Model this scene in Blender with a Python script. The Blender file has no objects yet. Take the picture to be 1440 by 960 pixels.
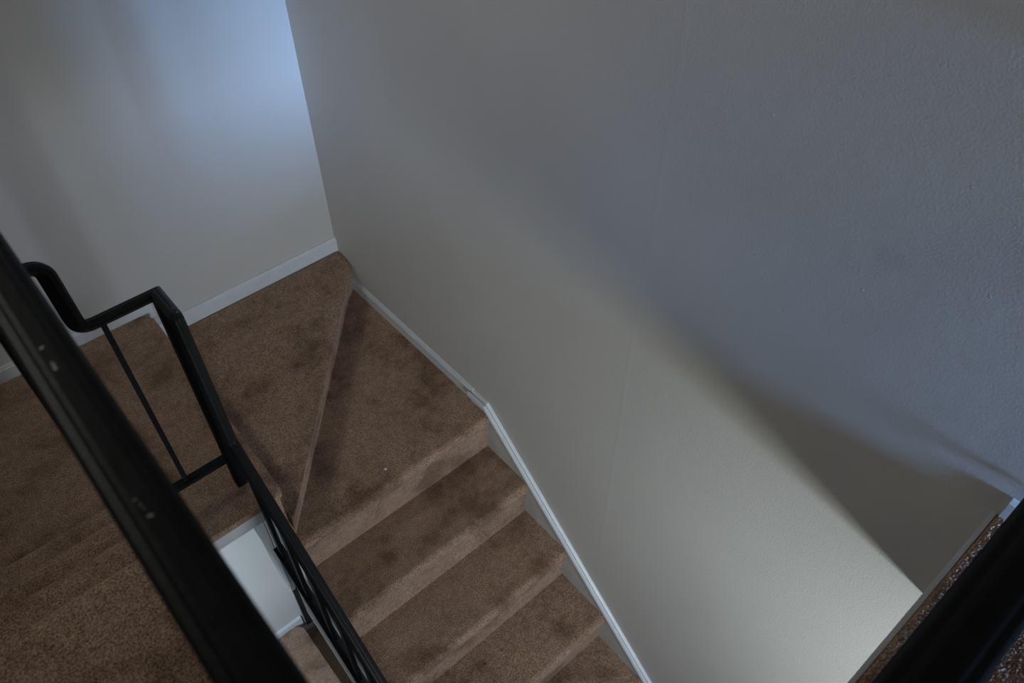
import bpy, bmesh, math, random
from mathutils import Vector, Matrix
random.seed(7)
scene = bpy.context.scene
C = scene.collection

# ------------------------------------------------------------------ camera
TH = math.atan(1210/1129.0); YAW = math.radians(41.1)
fh = Vector((math.sin(YAW), math.cos(YAW), 0)); rt = Vector((math.cos(YAW), -math.sin(YAW), 0)); up = Vector((0, 0, 1))
F = fh*math.cos(TH) - up*math.sin(TH); U = fh*math.sin(TH) + up*math.cos(TH)
cam = bpy.data.cameras.new('camera'); camo = bpy.data.objects.new('camera', cam); C.objects.link(camo)
M = Matrix((rt, U, -F)).transposed().to_4x4()
camo.matrix_world = M
cam.sensor_width = 36; cam.lens = 1129/1440*36; cam.clip_start = .02
cam.dof.use_dof = True; cam.dof.focus_distance = 2.3; cam.dof.aperture_fstop = 5.6
scene.camera = camo

# ------------------------------------------------------------------ world, lights, exposure
w = bpy.data.worlds.new('world'); scene.world = w; w.use_nodes = True
w.node_tree.nodes['Background'].inputs[0].default_value = (.55, .7, 1, 1)
w.node_tree.nodes['Background'].inputs[1].default_value = .5
scene.view_settings.view_transform = 'Standard'; scene.view_settings.look = 'None'
scene.view_settings.gamma = 1; scene.view_settings.use_curve_mapping = False
scene.view_settings.exposure = 0.0

def area(name, loc, target, sx, sy, power, col, spread=180):
    l = bpy.data.lights.new(name, 'AREA'); l.shape = 'RECTANGLE'; l.size = sx; l.size_y = sy
    l.energy = power; l.color = col; l.spread = math.radians(spread)
    o = bpy.data.objects.new(name, l); C.objects.link(o); o.location = loc
    o.rotation_euler = (Vector(target)-Vector(loc)).to_track_quat('-Z', 'Y').to_euler()
    return o
# daylight through the upper hall window, the lower hall lamp and added fill lamps
area('upper_window_light', (.94, -3.40, -.72), (1.02, 2.55, -1.52), .42, .80, 19.0, (.29, .53, 1.0), 40)
area('lower_hall_far_fill', (.45, -2.20, -1.98), (1.10, .2, -2.1), .55, .32, 7.5, (.45, .55, 1.0), 110)  # bluish fill added farther back in the lower hall, away from its window
area('lower_hall_light', (.45, -1.30, -1.98), (1.10, .2, -2.1), .55, .32, 10.4, (.92, 1.0, .92), 110)
area('upper_stair_fill', (-.80, 2.2, .85), (1.2, 1.6, -.8), .7, .7, 6.8, (1.0, .974, .87), 120)  # unseen fill added to brighten the right wall
area('upper_hall_fill', (-.45, -1.1, .95), (-.35, .9, -1.5), .7, .5, 3.6, (1.0, .96, .9))  # fill added on the hall side so the upper step noses stand out
area('lower_landing_fill', (-.98, 1.2, -3.3), (.22, 2.55, -4.4), .35, .35, 15.1, (.71, .855, 1.0), 100)  # added lamp that lifts the back wall at the bottom of the well

# ------------------------------------------------------------------ materials
def mat(name):
    m = bpy.data.materials.new(name); m.use_nodes = True
    nt = m.node_tree; b = nt.nodes['Principled BSDF']
    return m, nt, b, nt.nodes.new, nt.links.new
def coords(nt):
    g = nt.nodes.new('ShaderNodeNewGeometry'); return g.outputs['Position']
def noise(nt, vec, scale, detail=3, rough=.5):
    n = nt.nodes.new('ShaderNodeTexNoise'); n.inputs['Scale'].default_value = scale
    n.inputs['Detail'].default_value = detail; n.inputs['Roughness'].default_value = rough
    nt.links.new(vec, n.inputs['Vector']); return n.outputs['Fac']
def ramp(nt, fac, stops):
    r = nt.nodes.new('ShaderNodeValToRGB'); e = r.color_ramp.elements
    while len(e) < len(stops): e.new(.5)
    for i, (p, c) in enumerate(stops):
        e[i].position = p; e[i].color = (c[0], c[1], c[2], 1)
    nt.links.new(fac, r.inputs['Fac']); return r.outputs['Color']
def mul(nt, a, b, fac=1):
    m = nt.nodes.new('ShaderNodeMix'); m.data_type = 'RGBA'; m.blend_type = 'MULTIPLY'
    m.inputs['Factor'].default_value = fac
    nt.links.new(a, m.inputs['A']); nt.links.new(b, m.inputs['B']); return m.outputs['Result']
def bump(nt, b, h, strength, dist):
    n = nt.nodes.new('ShaderNodeBump'); n.inputs['Strength'].default_value = strength
    n.inputs['Distance'].default_value = dist
    nt.links.new(h, n.inputs['Height']); nt.links.new(n.outputs['Normal'], b.inputs['Normal'])
def math_(nt, op, a, b=None, c=None):
    n = nt.nodes.new('ShaderNodeMath'); n.operation = op
    for i, v in enumerate((a, b, c)):
        if v is None: continue
        if isinstance(v, (int, float)): n.inputs[i].default_value = v
        else: nt.links.new(v, n.inputs[i])
    return n.outputs[0]
def spots(nt, pos, pts, wob=0.0, nscale=300):
    """mask that is 1 inside small blots around given places on the surface"""
    vec = pos
    if wob:
        n = nt.nodes.new('ShaderNodeTexNoise'); n.inputs['Scale'].default_value = nscale
        nt.links.new(pos, n.inputs['Vector'])
        s = nt.nodes.new('ShaderNodeVectorMath'); s.operation = 'MULTIPLY_ADD'
        nt.links.new(n.outputs['Color'], s.inputs[0]); s.inputs[1].default_value = (wob,)*3; s.inputs[2].default_value = (-wob/2,)*3
        a = nt.nodes.new('ShaderNodeVectorMath'); a.operation = 'ADD'
        nt.links.new(pos, a.inputs[0]); nt.links.new(s.outputs[0], a.inputs[1]); vec = a.outputs[0]
    tot = None
    for p, r, soft in pts:
        d = nt.nodes.new('ShaderNodeVectorMath'); d.operation = 'DISTANCE'
        nt.links.new(vec, d.inputs[0]); d.inputs[1].default_value = p
        mr = nt.nodes.new('ShaderNodeMapRange'); mr.interpolation_type = 'SMOOTHSTEP'
        mr.inputs['From Min'].default_value = r*(1+soft); mr.inputs['From Max'].default_value = r*(1-soft)
        nt.links.new(d.outputs['Value'], mr.inputs['Value'])
        tot = mr.outputs[0] if tot is None else math_(nt, 'MAXIMUM', tot, mr.outputs[0])
    return tot

def wall_mat(name, col, marks=False):
    m, nt, b, N, L = mat(name); pos = coords(nt)
    big = noise(nt, pos, 1.6, 3)
    c = ramp(nt, big, [(.3, [v*.95 for v in col]), (.7, [v*1.03 for v in col])])
    h = math_(nt, 'ADD', noise(nt, pos, 190, 3, .55), math_(nt, 'MULTIPLY', noise(nt, pos, 45, 2), .35))
    if marks:
        sm = spots(nt, pos, [((1.2, .375, -.93), .022, .6), ((1.2, .355, -.925), .016, .6)])
        mx = N('ShaderNodeMix'); mx.data_type = 'RGBA'; L(sm, mx.inputs['Factor']); mx.inputs['Factor'].default_value = 0
        L(c, mx.inputs['A']); mx.inputs['B'].default_value = (col[0]*.9, col[1]*.9, col[2]*.9, 1)
        # dried paint drips and nicks
        pts = [((1.2, y, z), r, .35) for y, z, r in ((.66, -.78, .004), (.39, -1.02, .004), (1.50, -1.415, .004), (.30, -.74, .003), (.97, -1.46, .004), (.52, -1.17, .003), (.85, -1.0, .003), (.2, -.9, .003), (1.05, -1.73, .003), (1.75, -1.5, .003))]
        sp = spots(nt, pos, pts, .004, 200)
        m2 = N('ShaderNodeMix'); m2.data_type = 'RGBA'; L(math_(nt, 'MULTIPLY', sp, .22), m2.inputs['Factor'])
        L(mx.outputs['Result'], m2.inputs['A']); m2.inputs['B'].default_value = (.9, .9, .9, 1)
        c = m2.outputs['Result']
        # wallboard joint: a faint vertical ridge
        sx = N('ShaderNodeSeparateXYZ'); L(pos, sx.inputs[0])
        wv = math_(nt, 'MULTIPLY', math_(nt, 'SUBTRACT', noise(nt, pos, 3, 2), .5), .02)
        dy = math_(nt, 'ABSOLUTE', math_(nt, 'SUBTRACT', math_(nt, 'ADD', sx.outputs[1], wv), JOINT))
        mr = N('ShaderNodeMapRange'); mr.interpolation_type = 'SMOOTHSTEP'
        mr.inputs['From Min'].default_value = .012; mr.inputs['From Max'].default_value = .002; L(dy, mr.inputs['Value'])
        h = math_(nt, 'ADD', h, math_(nt, 'MULTIPLY', math_(nt, 'ADD', math_(nt, 'MULTIPLY', mr.outputs[0], .32), math_(nt, 'MULTIPLY', sp, .9)), 1.0))
    L(c, b.inputs['Base Color']); b.inputs['Roughness'].default_value = .55
    b.inputs['Specular IOR Level'].default_value = .35
    bump(nt, b, h, .42, .0017)
    return m
JOINT = .885
M_wall = wall_mat('wall_paint', (.56, .55, .53), True)
M_wall2 = wall_mat('wall_paint_plain', (.56, .55, .53))
M_ceil = wall_mat('ceiling_paint', (.7, .7, .68))

def paint(name, col, rough=.4):
    m, nt, b, N, L = mat(name); pos = coords(nt)
    L(ramp(nt, noise(nt, pos, 14, 4), [(.35, [v*.93 for v in col]), (.6, col)]), b.inputs['Base Color'])
    b.inputs['Roughness'].default_value = rough; bump(nt, b, noise(nt, pos, 60, 2), .15, .001)
    return m
M_trim = paint('white_trim_paint', (.64, .68, .71))
M_light_fringe = paint('light_fringe_lilac', (.82, .80, .90), .5)  # pale lilac stands in for a fringe of brighter light
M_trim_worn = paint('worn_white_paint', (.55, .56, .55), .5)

def carpet(name, k=1.0):
    m, nt, b, N, L = mat(name); pos = coords(nt)
    wear = noise(nt, pos, 5.5, 4, .6)
    c1 = ramp(nt, wear, [(.36, (.22*k, .138*k, .090*k)), (.49, (.37*k, .245*k, .172*k)), (.68, (.42*k, .288*k, .208*k))])
    tuft = noise(nt, pos, 270, 3, .75)
    c2 = ramp(nt, tuft, [(.36, (.30, .27, .25)), (.5, (.95, .95, .95)), (.64, (1.6, 1.57, 1.55))])
    med = ramp(nt, noise(nt, pos, 38, 3, .6), [(.35, (.86, .86, .86)), (.65, (1.1, 1.1, 1.1))])
    L(mul(nt, mul(nt, c1, c2), med), b.inputs['Base Color'])
    b.inputs['Roughness'].default_value = .95; b.inputs['Specular IOR Level'].default_value = .1
    b.inputs['Sheen Weight'].default_value = .12; b.inputs['Sheen Roughness'].default_value = .5
    h = math_(nt, 'ADD', noise(nt, pos, 300, 3, .7), math_(nt, 'MULTIPLY', noise(nt, pos, 40, 2), 1.2))
    bump(nt, b, h, .8, .006)
    return m
M_carpet = carpet('brown_carpet')

def iron(name, chips, worn=True):
    m, nt, b, N, L = mat(name); pos = coords(nt)
    base = ramp(nt, noise(nt, pos, 40, 3), [(.3, (.003, .0036, .005)), (.7, (.006, .007, .009))])
    if chips:
        sp = spots(nt, pos, chips, .004, 350)
        mx = N('ShaderNodeMix'); mx.data_type = 'RGBA'; L(sp, mx.inputs['Factor']); L(base, mx.inputs['A'])
        mx.inputs['B'].default_value = (.42, .40, .38, 1); base = mx.outputs['Result']
    L(base, b.inputs['Base Color'])
    b.inputs['Roughness'].default_value = .45; b.inputs['Specular IOR Level'].default_value = .3 if worn else .16
    bump(nt, b, noise(nt, pos, 90, 3), .35, .0015)
    return m
CH_G = [((x, y, -.4805), rr, .3) for x, y, rr in ((.0018, .5833, .0018), (.0025, .5613, .0016), (.0024, .5574, .0016), (.0024, .5534, .0016), (.0001, .3963, .0013), (.0010, .3900, .0007), (.0014, .3860, .0008), (.0027, .3777, .0014))]
CH_S = [(p, rr, .35) for p, rr in (((.2316, 1.600, -1.3133), .0022), ((.2407, 1.600, -1.3121), .0026), ((.2072, 1.600, -1.3186), .0016), ((.2683, 1.5331, -1.3225), .0032), ((.2679, 1.521, -1.3225), .0024), ((.2814, 1.5311, -1.3225), .0024), ((.2946, 1.5102, -1.3225), .0032), ((.2534, 1.5274, -1.325), .0030), ((.285, 1.515, -1.3225), .0022), ((.258, 1.4264, -1.7225), .0020), ((.258, 1.2543, -1.8471), .0022))]
M_guard = iron('black_guard_paint', CH_G, False)
M_iron = iron('black_iron_paint', CH_S)
M_iron_plain = iron('black_iron_plain', None)
M_iron_plain.node_tree.nodes['Principled BSDF'].inputs['Roughness'].default_value = .6
M_iron_plain.node_tree.nodes['Principled BSDF'].inputs['Specular IOR Level'].default_value = .15
def flat(name, col, rough=.5):
    m, nt, b, N, L = mat(name); pos = coords(nt)
    L(ramp(nt, noise(nt, pos, 20, 3), [(.3, [v*.9 for v in col]), (.7, [v*1.1 for v in col])]), b.inputs['Base Color'])
    b.inputs['Roughness'].default_value = rough; return m
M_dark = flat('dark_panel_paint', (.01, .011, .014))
M_lint = flat('pale_lint', (.55, .58, .62), .8)
m, nt, b, N, L = mat('window_glass'); b.inputs['Transmission Weight'].default_value = 1; b.inputs['Roughness'].default_value = 0; M_glass = m

# ------------------------------------------------------------------ mesh helpers
def obj(name, bm, m, parent=None, smooth=False):
    me = bpy.data.meshes.new(name); bmesh.ops.recalc_face_normals(bm, faces=bm.faces[:]); bm.to_mesh(me); bm.free()
    me.materials.append(m); o = bpy.data.objects.new(name, me); C.objects.link(o)
    if parent: o.parent = parent
    if smooth:
        for p in me.polygons: p.use_smooth = True
        me.set_sharp_from_angle(angle=math.radians(38))
    return o
def struct(name, bm, m, **k):
    o = obj(name, bm, m, **k); o['kind'] = 'structure'; return o
def thing(name, label, cat, group=None):
    o = bpy.data.objects.new(name, None); C.objects.link(o); o['label'] = label; o['category'] = cat
    o.empty_display_size = .1
    if group: o['group'] = group
    return o
def box(bm, x0, x1, y0, y1, z0, z1):
    v = [bm.verts.new((x, y, z)) for z in (z0, z1) for x, y in ((x0, y0), (x1, y0), (x1, y1), (x0, y1))]
    for f in ((0, 3, 2, 1), (4, 5, 6, 7), (0, 1, 5, 4), (1, 2, 6, 5), (2, 3, 7, 6), (3, 0, 4, 7)): bm.faces.new([v[i] for i in f])
    return v
def bx(*a, bevel=0):
    bm = bmesh.new(); box(bm, *a)
    if bevel: bmesh.ops.bevel(bm, geom=bm.edges[:], offset=bevel, segments=2, profile=.6, affect='EDGES')
    return bm
def prism(pts, axis, a, b_, bm=None):
    """closed outline extruded along an axis ('x': outline is (y,z); 'y': (x,z); 'z': (x,y))"""
    bm = bm or bmesh.new()
    def mk(p, t):
        return {'x': (t, p[0], p[1]), 'y': (p[0], t, p[1]), 'z': (p[0], p[1], t)}[axis]
    A = [bm.verts.new(mk(p, a)) for p in pts]; B = [bm.verts.new(mk(p, b_)) for p in pts]
    n = len(pts)
    bm.faces.new(A); bm.faces.new(B[::-1])
    for i in range(n): bm.faces.new((A[i], B[i], B[(i+1) % n], A[(i+1) % n]))
    return bm
def slab(pts, z0, z1, r=.018, seg=4):
    """plan outline solid with a rounded carpeted top edge"""
    bm = prism(pts, 'z', z0, z1)
    e = [e for e in bm.edges if all(abs(v.co.z-z1) < 1e-6 for v in e.verts)]
    bmesh.ops.bevel(bm, geom=e, offset=r, segments=seg, profile=.5, affect='EDGES')
    return bm
def sweep(path, prof, side, bm=None):
    """profile (u across, v up) swept along a 3D path with mitred joints; side = u direction at the start"""
    bm = bm or bmesh.new(); P = [Vector(p) for p in path]
    d0 = (P[1]-P[0]).normalized(); s = Vector(side); s = (s-d0*s.dot(d0)).normalized(); n = s.cross(d0)
    if n.z < 0 and abs(d0.z) < .9: n = -n
    cur = [P[0]+s*u+n*v for u, v in prof]; rings = [[bm.verts.new(c) for c in cur]]
    for i in range(1, len(P)):
        d = (P[i]-P[i-1]).normalized()
        nn = (d+(P[i+1]-P[i]).normalized()).normalized() if i+1 < len(P) else d
        cur = [c+d*((P[i]-c).dot(nn)/d.dot(nn)) for c in cur]
        rings.append([bm.verts.new(c) for c in cur])
    k = len(prof)
    for a, b2 in zip(rings, rings[1:]):
        for j in range(k): bm.faces.new((a[j], a[(j+1) % k], b2[(j+1) % k], b2[j]))
    bm.faces.new(rings[0][::-1]); bm.faces.new(rings[-1])
    return bm
def fillet(path, radii, seg=7):
    """round the inner corners of a path"""
    P = [Vector(p) for p in path]; out = [P[0]]
    for i in range(1, len(P)-1):
        r = radii[i-1]
        if r <= 0: out.append(P[i]); continue
        a = (P[i-1]-P[i]); b2 = (P[i+1]-P[i]); t = min(r, a.length*.48, b2.length*.48)
        A = P[i]+a.normalized()*t; B = P[i]+b2.normalized()*t
        for k in range(seg+1):
            u = k/seg; out.append(A*(1-u)**2+P[i]*2*u*(1-u)+B*u*u)
    out.append(P[-1]); return out
CAP = [(-.022, -.005), (-.022, .003), (-.0185, .0065), (-.0125, .008), (-.0105, .0115), (-.006, .0135), (.006, .0135), (.0105, .0115), (.0125, .008), (.0185, .0065), (.022, .003), (.022, -.005), (.015, -.0085), (.015, -.013), (-.015, -.013), (-.015, -.0085)]
def rect(wd, h): return [(-wd/2, -h/2), (-wd/2, h/2), (wd/2, h/2), (wd/2, -h/2)]

# ------------------------------------------------------------------ the shell
H = 2.82          # storey height
ZL, Z1, Z2 = -2.155, -2.305, -2.462
XW, YB, XL, YR = 1.2, 2.55, -1.05, -3.5
ZT, ZB = 1.1, -5.7
struct('wall_right', bx(XW, XW+.12, YR-.12, YB+.12, ZB, ZT), M_wall)
struct('wall_back', bx(XL-.12, XW, YB, YB+.12, ZB, ZT), M_wall2)
struct('wall_left', bx(XL-.12, XL, YR-.12, YB, ZB, ZT), M_wall2)
# rear wall with the two window openings
def rear(z0, z1, wx0, wx1, wz0, wz1, name):
    bm = bmesh.new()
    box(bm, XL, wx0, YR-.12, YR, z0, z1); box(bm, wx1, XW, YR-.12, YR, z0, z1)
    box(bm, wx0, wx1, YR-.12, YR, z0, wz0); box(bm, wx0, wx1, YR-.12, YR, wz1, z1)
    return struct(name, bm, M_wall2)
rear(-1.66, ZT, .70, 1.18, -1.16, -.28, 'wall_rear')
rear(ZB, -1.66, .02, .98, -3.4, -2.1, 'wall_rear_lower')
for n, (x0, x1, z0, z1) in enumerate(((.70, 1.18, -1.16, -.28), (.02, .98, -3.4, -2.1)), 1):
    bm = bmesh.new(); y0, y1 = YR-.07, YR-.03
    box(bm, x0, x0+.04, y0, y1, z0, z1); box(bm, x1-.04, x1, y0, y1, z0, z1)
    box(bm, x0, x1, y0, y1, z0, z0+.04); box(bm, x0, x1, y0, y1, z1-.04, z1)
    box(bm, x0+.04, x1-.04, y0+.01, y1-.01, (z0+z1)/2-.015, (z0+z1)/2+.015)
    f = struct('window_%d' % n, bm, M_trim)
    obj('pane', bx(x0+.03, x1-.03, y0+.017, y0+.021, z0+.03, z1-.03), M_glass, f)
# unseen blocker added to cut off the window light on its left
struct('wall_light_blocker', bx(XL, .92, -1.62, -1.5, -1.31, ZT), M_wall2)
struct('ceiling', bx(XL-.12, XW+.12, YR-.12, YB+.12, ZT, ZT+.1), M_ceil)
# upper hall floor: L-shaped, carpeted
EDGE = .965
L_out = [(XL, YR), (XW-.0, YR), (XW-.0, -.002), (-.005, -.002), (-.005, EDGE), (XL, EDGE)]
def hall(dz, name, cname):
    struct(name, prism([(XL, YR), (XW, YR), (XW, -.008), (-.012, -.008), (-.012, EDGE-.03), (XL, EDGE-.03)], 'z', -1.66+dz, -1.335+dz), M_trim_worn)
    struct(cname, slab(L_out, -1.334+dz, -1.31+dz, .010, 3), M_carpet, smooth=True)
hall(0, 'floor', 'floor_carpet')
# the tufted pile of the hall carpet along its open edge
bm = bmesh.new(); nx, ny = 400, 175; x0, x1, y0, y1 = .42, 1.196, -.34, -.004; gv = []
for j in range(ny+1):
    row = []
    for i in range(nx+1):
        e = min(1, j/3, (ny-j)/3, i/3, (nx-i)/3)
        row.append(bm.verts.new((x0+(x1-x0)*i/nx+random.uniform(-.0008, .0008), y0+(y1-y0)*j/ny+random.uniform(-.0008, .0008)*e, -1.3105+e*random.uniform(0.0005, .0085))))
    gv.append(row)
for j in range(ny):
    for i in range(nx): bm.faces.new((gv[j][i], gv[j][i+1], gv[j+1][i+1], gv[j+1][i]))
obj('carpet_pile', bm, M_carpet, bpy.data.objects['floor_carpet'])
hall(-H, 'floor_lower', 'floor_lower_carpet')
struct('floor_bottom', bx(XL, XW, YR, YB, ZB-.1, ZB), M_carpet)
# white edging along the hall floor's open side
struct('trim_1', bx(-.01, XW, -.002, .007, -1.66, -1.313, bevel=.001), M_trim_worn)
struct('trim_2', bx(-.012, .0, .0, EDGE-.02, -1.66, -1.318, bevel=.001), M_trim_worn)
bm = bmesh.new()
prism([(XW-.012, -1.31), (XW-.012, -1.262), (XW-.006, -1.255), (XW, -1.255), (XW, -1.31)], 'y', YR, -.006, bm)
struct('baseboard_right_hall', bm, M_trim)

# baseboards of the landing and the winders
def bb_back(x0, x1, z, h, name, dz=0, par=None):
    o = prism([(YB, z-.03), (YB-.013, z-.03), (YB-.013, z+h-.012), (YB-.009, z+h-.008), (YB-.009, z+h-.003), (YB-.006, z+h), (YB, z+h)], 'x', x0, x1)
    return struct(name, o, M_trim)
for dz, sfx in ((0, ''), (-H, '_lower')):
    dx = 0 if dz == 0 else .035
    bb_back(XL, .40+dx, ZL+dz, .060, 'baseboard_landing'+sfx)
    struct('baseboard_drop'+sfx, bx(.345+dx, .395+dx, YB-.011, YB, Z1-.03+dz, ZL+.02+dz), M_trim_worn)
    bb_back(.39+dx, XW, Z1+dz, .068, 'baseboard_winder'+sfx)
prof = [(XW, Z2-.04), (XW-.013, Z2-.04), (XW-.013, Z2+.046), (XW-.008, Z2+.052), (XW-.008, Z2+.056), (XW, Z2+.058)]
struct('baseboard_right', prism(prof, 'y', 1.60, 2.445), M_trim)
# cap moulding running down the right wall, with its level block at the top
SL = .868
def zc(y): return -2.412 - SL*(1.512-y)
cap = [(XW, -.030), (XW-.024, -.030), (XW-.027, -.024), (XW-.027, -.010), (XW-.0225, -.003), (XW-.0165, -.003), (XW-.0165, -.010), (XW-.0130, -.010), (XW-.0130, 0), (XW-.004, .004), (XW, .004)]
bm = bmesh.new(); rings = []
for y, z in ((1.612, -2.415), (1.512, -2.412), (-.30, zc(-.30))):
    rings.append([bm.verts.new((x, y, z+v)) for x, v in cap])
for a, b2 in zip(rings, rings[1:]):
    for j in range(len(cap)): bm.faces.new((a[j], a[(j+1) % len(cap)], b2[(j+1) % len(cap)], b2[j]))
bm.faces.new(rings[0]); bm.faces.new(rings[-1][::-1])
struct('trim_3', bm, M_trim)

# ------------------------------------------------------------------ stairs
RIS = .2045; TRD = .232
def step_profile(yn, zt, depth=TRD+.045, ris=RIS):
    p = [(yn+depth, zt-.012), (yn+depth, zt), (yn+depth-.004, zt), (yn+.030, zt)]
    r = .024
    for k in range(7):
        a = math.pi/2*k/6; p.append((yn+r-r*math.sin(a), zt-r+r*math.cos(a)))
    p += [(yn+.002, zt-.036), (yn+.008, zt-.050), (yn+.016, zt-.064), (yn+.021, zt-.085), (yn+.022, zt-ris-.006), (yn+.036, zt-ris-.006), (yn+.036, zt-.04), (yn+.06, zt-.012)]
    return p
def build_step(yn, zt, x0, x1, par):
    bm = prism(step_profile(yn, zt), 'x', x0, x1)
    o = obj('step', bm, M_carpet, par)
    return o
def smooth_by_angle(o):
    for p in o.data.polygons: p.use_smooth = True
    o.data.set_sharp_from_angle(angle=math.radians(38))

def upper_flight(dz, label):
    t = thing('staircase', label, 'stairs')
    t.location = (XL, EDGE, -1.31+dz)
    def part(o): o.matrix_parent_inverse = t_inv; return o
    t_inv = Matrix.Translation(-Vector(t.location))
    r = (1.31+ZL+0)/-4.0
    r = (-1.31-ZL)/4.0
    yn = EDGE
    for k in range(4):
        # each tread's nose; k=0 is the hall edge whose riser only is built
        z = -1.31-r*k+dz; y = EDGE+.226*k
        if k == 0:
            o = part(obj('riser', bx(XL+.003, -.012, EDGE-.030, EDGE-.012, z-r-.004, z-.026), M_carpet, t))
            continue
        p = [(2*y-a, max(b2, ZL+dz+.001)) for a, b2 in step_profile(y, z, .226+.02, r)]
        o = part(obj('step', prism(p, 'x', XL+.003, .0), M_carpet, t)); smooth_by_angle(o)
    # closed side board facing the well
    pts = [(EDGE-.03, -1.33+dz), (EDGE+.226*3-.04, -1.33-r*3-.03+dz), (EDGE+.226*3-.02, ZL+dz+.002), (1.502, ZL+.002+dz), (1.498, ZL-.08+dz), (EDGE-.03, -1.66+dz)]
    part(obj('stringer', prism(pts, 'x', -.0, .014), M_trim_worn, t))
    return t

def landing(dz, dx, label):
    t = thing('stair_landing', label, 'landing')
    z = ZL+dz; t.location = (-.3, 2.0, z); inv = Matrix.Translation(-Vector(t.location))
    out = []
    XE = .362+dx
    # rounded outline corners
    def arc(cx, cy, r, a0, a1, n=5): return [(cx+r*math.cos(math.radians(a0+(a1-a0)*k/n)), cy+r*math.sin(math.radians(a0+(a1-a0)*k/n))) for k in range(n+1)]
    pts = [(XL, 1.5)] + arc(XE-.028, 1.528, .028, -90, 0) + arc(XE-.02, YB-.054, .04, 0, 80, 5) + [(XE-.06, YB-.004), (XL, YB-.004)]
    o = obj('carpet', slab(pts, z-.026, z, .014, 4), M_carpet, t, smooth=True); o.matrix_parent_inverse = inv
    o = obj('riser', bx(XE-.045, XE-.016, 1.51, YB-.05, Z1+dz-.01, z-.024), M_carpet, t); o.matrix_parent_inverse = inv
    o = obj('fascia', bx(XL, .325+dx, 1.504, 1.53, z-.085, z-.025, bevel=.002), M_trim_worn, t); o.matrix_parent_inverse = inv
    o = obj('subfloor', bx(XL, .32+dx, 1.532, YB-.001, z-.085, z-.027), M_trim_worn, t); o.matrix_parent_inverse = inv
    return t

def lower_flight(dz, dx, nsteps, label):
    t = thing('winding_staircase', label, 'stairs')
    t.location = (.75, 1.5, Z2+dz); inv = Matrix.Translation(-Vector(t.location))
    def part(o): o.matrix_parent_inverse = inv; return o
    X0, X1 = .33, XW-.017
    # winder one (upper): between landing riser, back wall and the diagonal nose
    w1 = [(X0+dx+.0185, 1.480), (.384+dx, 1.520), (1.150, 2.372), (1.185, 2.420), (1.197, 2.47), (1.197, YB-.014), (X0+dx+.0185, YB-.014)]
    part(obj('winder_tread', slab(w1, Z1+dz-.045, Z1+dz, .012, 4), M_carpet, t, smooth=True))
    n = Vector((-.74, .673, 0))*.022
    a = Vector((.372+dx, 1.520, 0))+n; b2 = Vector((1.155, 2.385, 0))+n
    rb = [(a.x, a.y), (b2.x, b2.y), (1.198, b2.y+.05), (1.198, b2.y+.08), (b2.x-.03, b2.y+.03), (a.x-.03, a.y+.02)]
    part(obj('riser', prism(rb, 'z', Z2+dz-.01, Z1+dz-.043), M_carpet, t))
    # winder two (lower), nose across the flight
    w2 = prism(step_profile(1.482, Z2+dz, .10, RIS-.004), 'x', X0, X1)
    o = part(obj('step', w2, M_carpet, t)); smooth_by_angle(o)
    w2b = [(X0+dx, 1.56), (X1+.005, 1.56), (X1+.005, 2.47), (1.10, 2.47), (X0+dx, 1.64)]
    part(obj('winder_tread', prism(w2b, 'z', Z2+dz-.045, Z2+dz-.0003), M_carpet, t))
    for k in range(1, nsteps+1):
        o = part(build_step(1.482-TRD*k, Z2+dz-RIS*k, X0, X1, t)); smooth_by_angle(o)
    # wall skirt between treads and cap moulding
    yend = 1.5-TRD*nsteps
    pts = [(1.60, Z2+.02+dz), (1.512, zc(1.512)-.028+dz), (yend, zc(yend)-.028+dz), (yend, zc(yend)-.55+dz), (1.60, zc(1.60)-.55+dz)]
    part(obj('wall_skirt', prism(pts, 'x', XW-.018, XW-.001), M_trim_worn, t))
    # outer stringer facing the well
    zt = lambda y: Z2-.225-.88*(1.482-y)+dz
    pts = [(1.495, zt(1.45)-.0), (yend, zt(yend)), (yend, zt(yend)-.42), (1.333, -3.323+dz), (1.615, -3.131+dz), (1.617, -2.875+dz), (1.70, -2.82+dz), (1.70, ZL-.1+dz), (1.495, ZL-.1+dz)]
    part(obj('stringer', prism(pts, 'x', .308+dx, .328+dx), M_trim_worn, t))
    # hanging skirt board under the winders with a rounded lower corner
    pts = [(1.703, ZL-.1+dz), (1.718, -2.80+dz), (1.720, -3.04+dz), (1.735, -3.12+dz), (1.76, -3.175+dz), (1.79, -3.203+dz), (1.825, -3.205+dz), (1.855, -3.17+dz), (1.872, -3.10+dz), (1.905, -2.945+dz), (1.957, -2.915+dz), (2.50, -2.90+dz), (2.50, ZL-.1+dz)]
    part(obj('winder_skirt', prism(pts, 'x', .308+dx, .326+dx), M_trim_worn, t))
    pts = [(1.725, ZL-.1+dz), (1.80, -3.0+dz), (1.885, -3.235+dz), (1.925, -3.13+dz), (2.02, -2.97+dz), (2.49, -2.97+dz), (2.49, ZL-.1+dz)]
    part(obj('light_fringe_strip', prism(pts, 'x', .3265+dx, .329+dx), M_light_fringe, t))  # strip added to paint the bright light fringe beside the skirt board
    # enclosed underside of the flight
    ys = [1.52, yend+.04]
    pts = [(1.54, Z2-.215+dz), (yend+.06, zt(yend+.06)-.20), (yend+.06, zt(yend+.06)-.26), (1.54, Z2-.275+dz)]
    part(obj('soffit', prism(pts, 'x', .33+dx, XW-.02), M_trim_worn, t))
    return t

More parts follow.
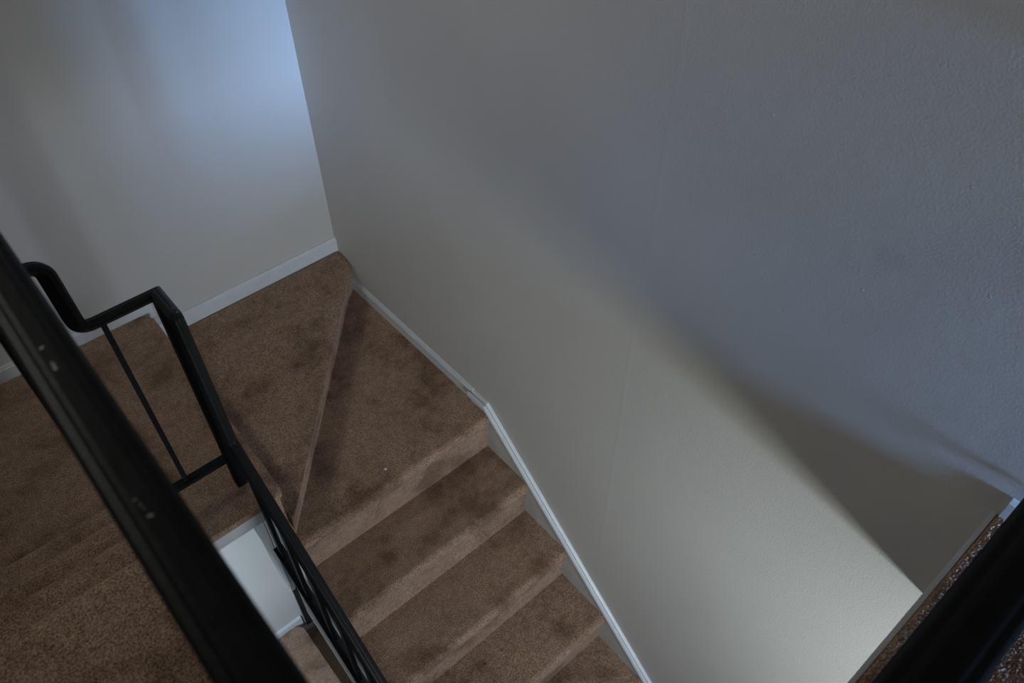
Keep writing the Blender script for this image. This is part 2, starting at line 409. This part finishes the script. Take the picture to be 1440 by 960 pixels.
upper_flight(0, 'short flight of brown carpeted steps rising to the hall at the lower left')
landing(0, 0, 'brown carpeted landing behind the black railing, below the short flight')
lower_flight(0, 0, 8, 'brown carpeted winder stairs descending along the right wall beside the white trim')
landing(-H, .035, 'small patch of brown carpeted landing seen far down through the stairwell gap')
lower_flight(-H, .035, 1, 'narrow strip of lower carpeted step seen far down through the stairwell gap')

# dark panel on the lower back wall, seen through the gap
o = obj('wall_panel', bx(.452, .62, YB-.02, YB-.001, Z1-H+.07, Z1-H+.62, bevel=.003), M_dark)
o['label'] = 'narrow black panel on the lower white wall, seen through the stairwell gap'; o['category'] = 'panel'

# ------------------------------------------------------------------ railings
g = thing('guard_railing', 'large black metal guard railing in the foreground, crossing both lower corners', 'railing')
GZ = -.4935; GX = .004; GY = -.030
g.location = (GX, GY, -1.31); ginv = Matrix.Translation(-Vector(g.location))
def gp(o): o.matrix_parent_inverse = ginv; return o
gp(obj('handrail', sweep([(GX, .96, GZ), (GX, GY, GZ), (XW-.004, GY, GZ)], CAP, (1, 0, 0)), M_guard, g))
gp(obj('bottom_rail', sweep([(GX-.02, .93, -1.21), (GX-.02, GY, -1.21), (XW-.004, GY, -1.21)], rect(.026, .012), (1, 0, 0)), M_iron_plain, g))
gp(obj('post', bx(GX-.018, GX+.014, GY-.016, GY+.016, -1.31, GZ-.01, bevel=.002), M_iron_plain, g))
gp(obj('post', bx(GX-.018-.018, GX+.014-.018, .90, .93, -1.31, GZ-.01, bevel=.002), M_iron_plain, g))
for k in range(1, 8):
    y = GY+.118*k; gp(obj('baluster', bx(GX-.014, GX-.002, y-.006, y+.006, -1.21, GZ-.01), M_iron_plain, g))
for k in range(1, 10):
    x = GX+.12*k; gp(obj('baluster', bx(x-.006, x+.006, GY-.006, GY+.006, -1.21, GZ-.01), M_iron_plain, g))

s = thing('stair_railing', 'slim black iron railing of the landing, dropping down beside the lower stairs', 'railing')
s.location = (.28, 1.62, ZL); sinv = Matrix.Translation(-Vector(s.location))
def sp_(o): o.matrix_parent_inverse = sinv; return o
TZ = -1.335; RX = .279
raw = [(.012, .985, -.535), (.012, 1.50, -1.02), (.012, 1.612, -1.118), (.088, 1.622, -1.134), (.092, 1.622, TZ), (RX, 1.622, TZ), (RX, 1.515, TZ), (RX, 1.497, -1.812), (RX, .40, -1.812-.872*1.097)]
path = fillet(raw, [.02, 0, .032, .035, 0, .012, .01])
sp_(obj('handrail', sweep(path, CAP, (1, 0, 0)), M_iron, s))
for (x, y, z0, z1) in ((RX, 1.620, ZL, TZ-.01), (.012, 1.62, ZL, -1.12)):
    po = sp_(obj('post', bx(x-.016, x+.016, y-.016, y+.016, z0, z1, bevel=.002), M_iron_plain, s))
    bpo = obj('base_plate', bx(x-.024, x+.024, y-.024, y+.024, z0-.002, z0+.008, bevel=.002), M_iron_plain, po); bpo.matrix_parent_inverse = sinv
sp_(obj('bottom_rail', sweep([(.012, 1.620, -2.012), (RX, 1.620, -2.012)], rect(.028, .014), (0, 1, 0)), M_iron_plain, s))
sp_(obj('baluster', bx(.141-.0065, .141+.0065, 1.6135, 1.6265, -2.012, TZ-.008), M_iron_plain, s))
def zb(y): return -2.392-.85*(1.489-y)
def zh(y): return -1.812-.872*(1.497-y)
sp_(obj('bottom_rail', sweep([(RX, 1.492, zb(1.492)), (RX, .42, zb(.42))], rect(.032, .018), (1, 0, 0)), M_iron_plain, s))
for k in range(9):
    y = 1.462-.122*k
    sp_(obj('baluster', bx(RX-.0065, RX+.0065, y-.013, y+.013, zb(y), zh(y)-.012), M_iron_plain, s))

sp_(obj('post', bx(RX-.016, RX+.016, .40, .432, Z2-5*RIS-.0, zh(.41)-.01, bevel=.002), M_iron_plain, s))

# scrap of lint on the winder tread
bm = bmesh.new()
bmesh.ops.create_icosphere(bm, subdivisions=2, radius=.0055)
for v in bm.verts: v.co *= random.uniform(.7, 1.2); v.co.z *= .7
bmesh.ops.translate(bm, verts=bm.verts, vec=(.742, 1.553, Z2+.004))
o = obj('lint_scrap', bm, M_lint, smooth=True); o['label'] = 'tiny pale scrap of lint on the lower winder tread near its front edge'; o['category'] = 'lint'
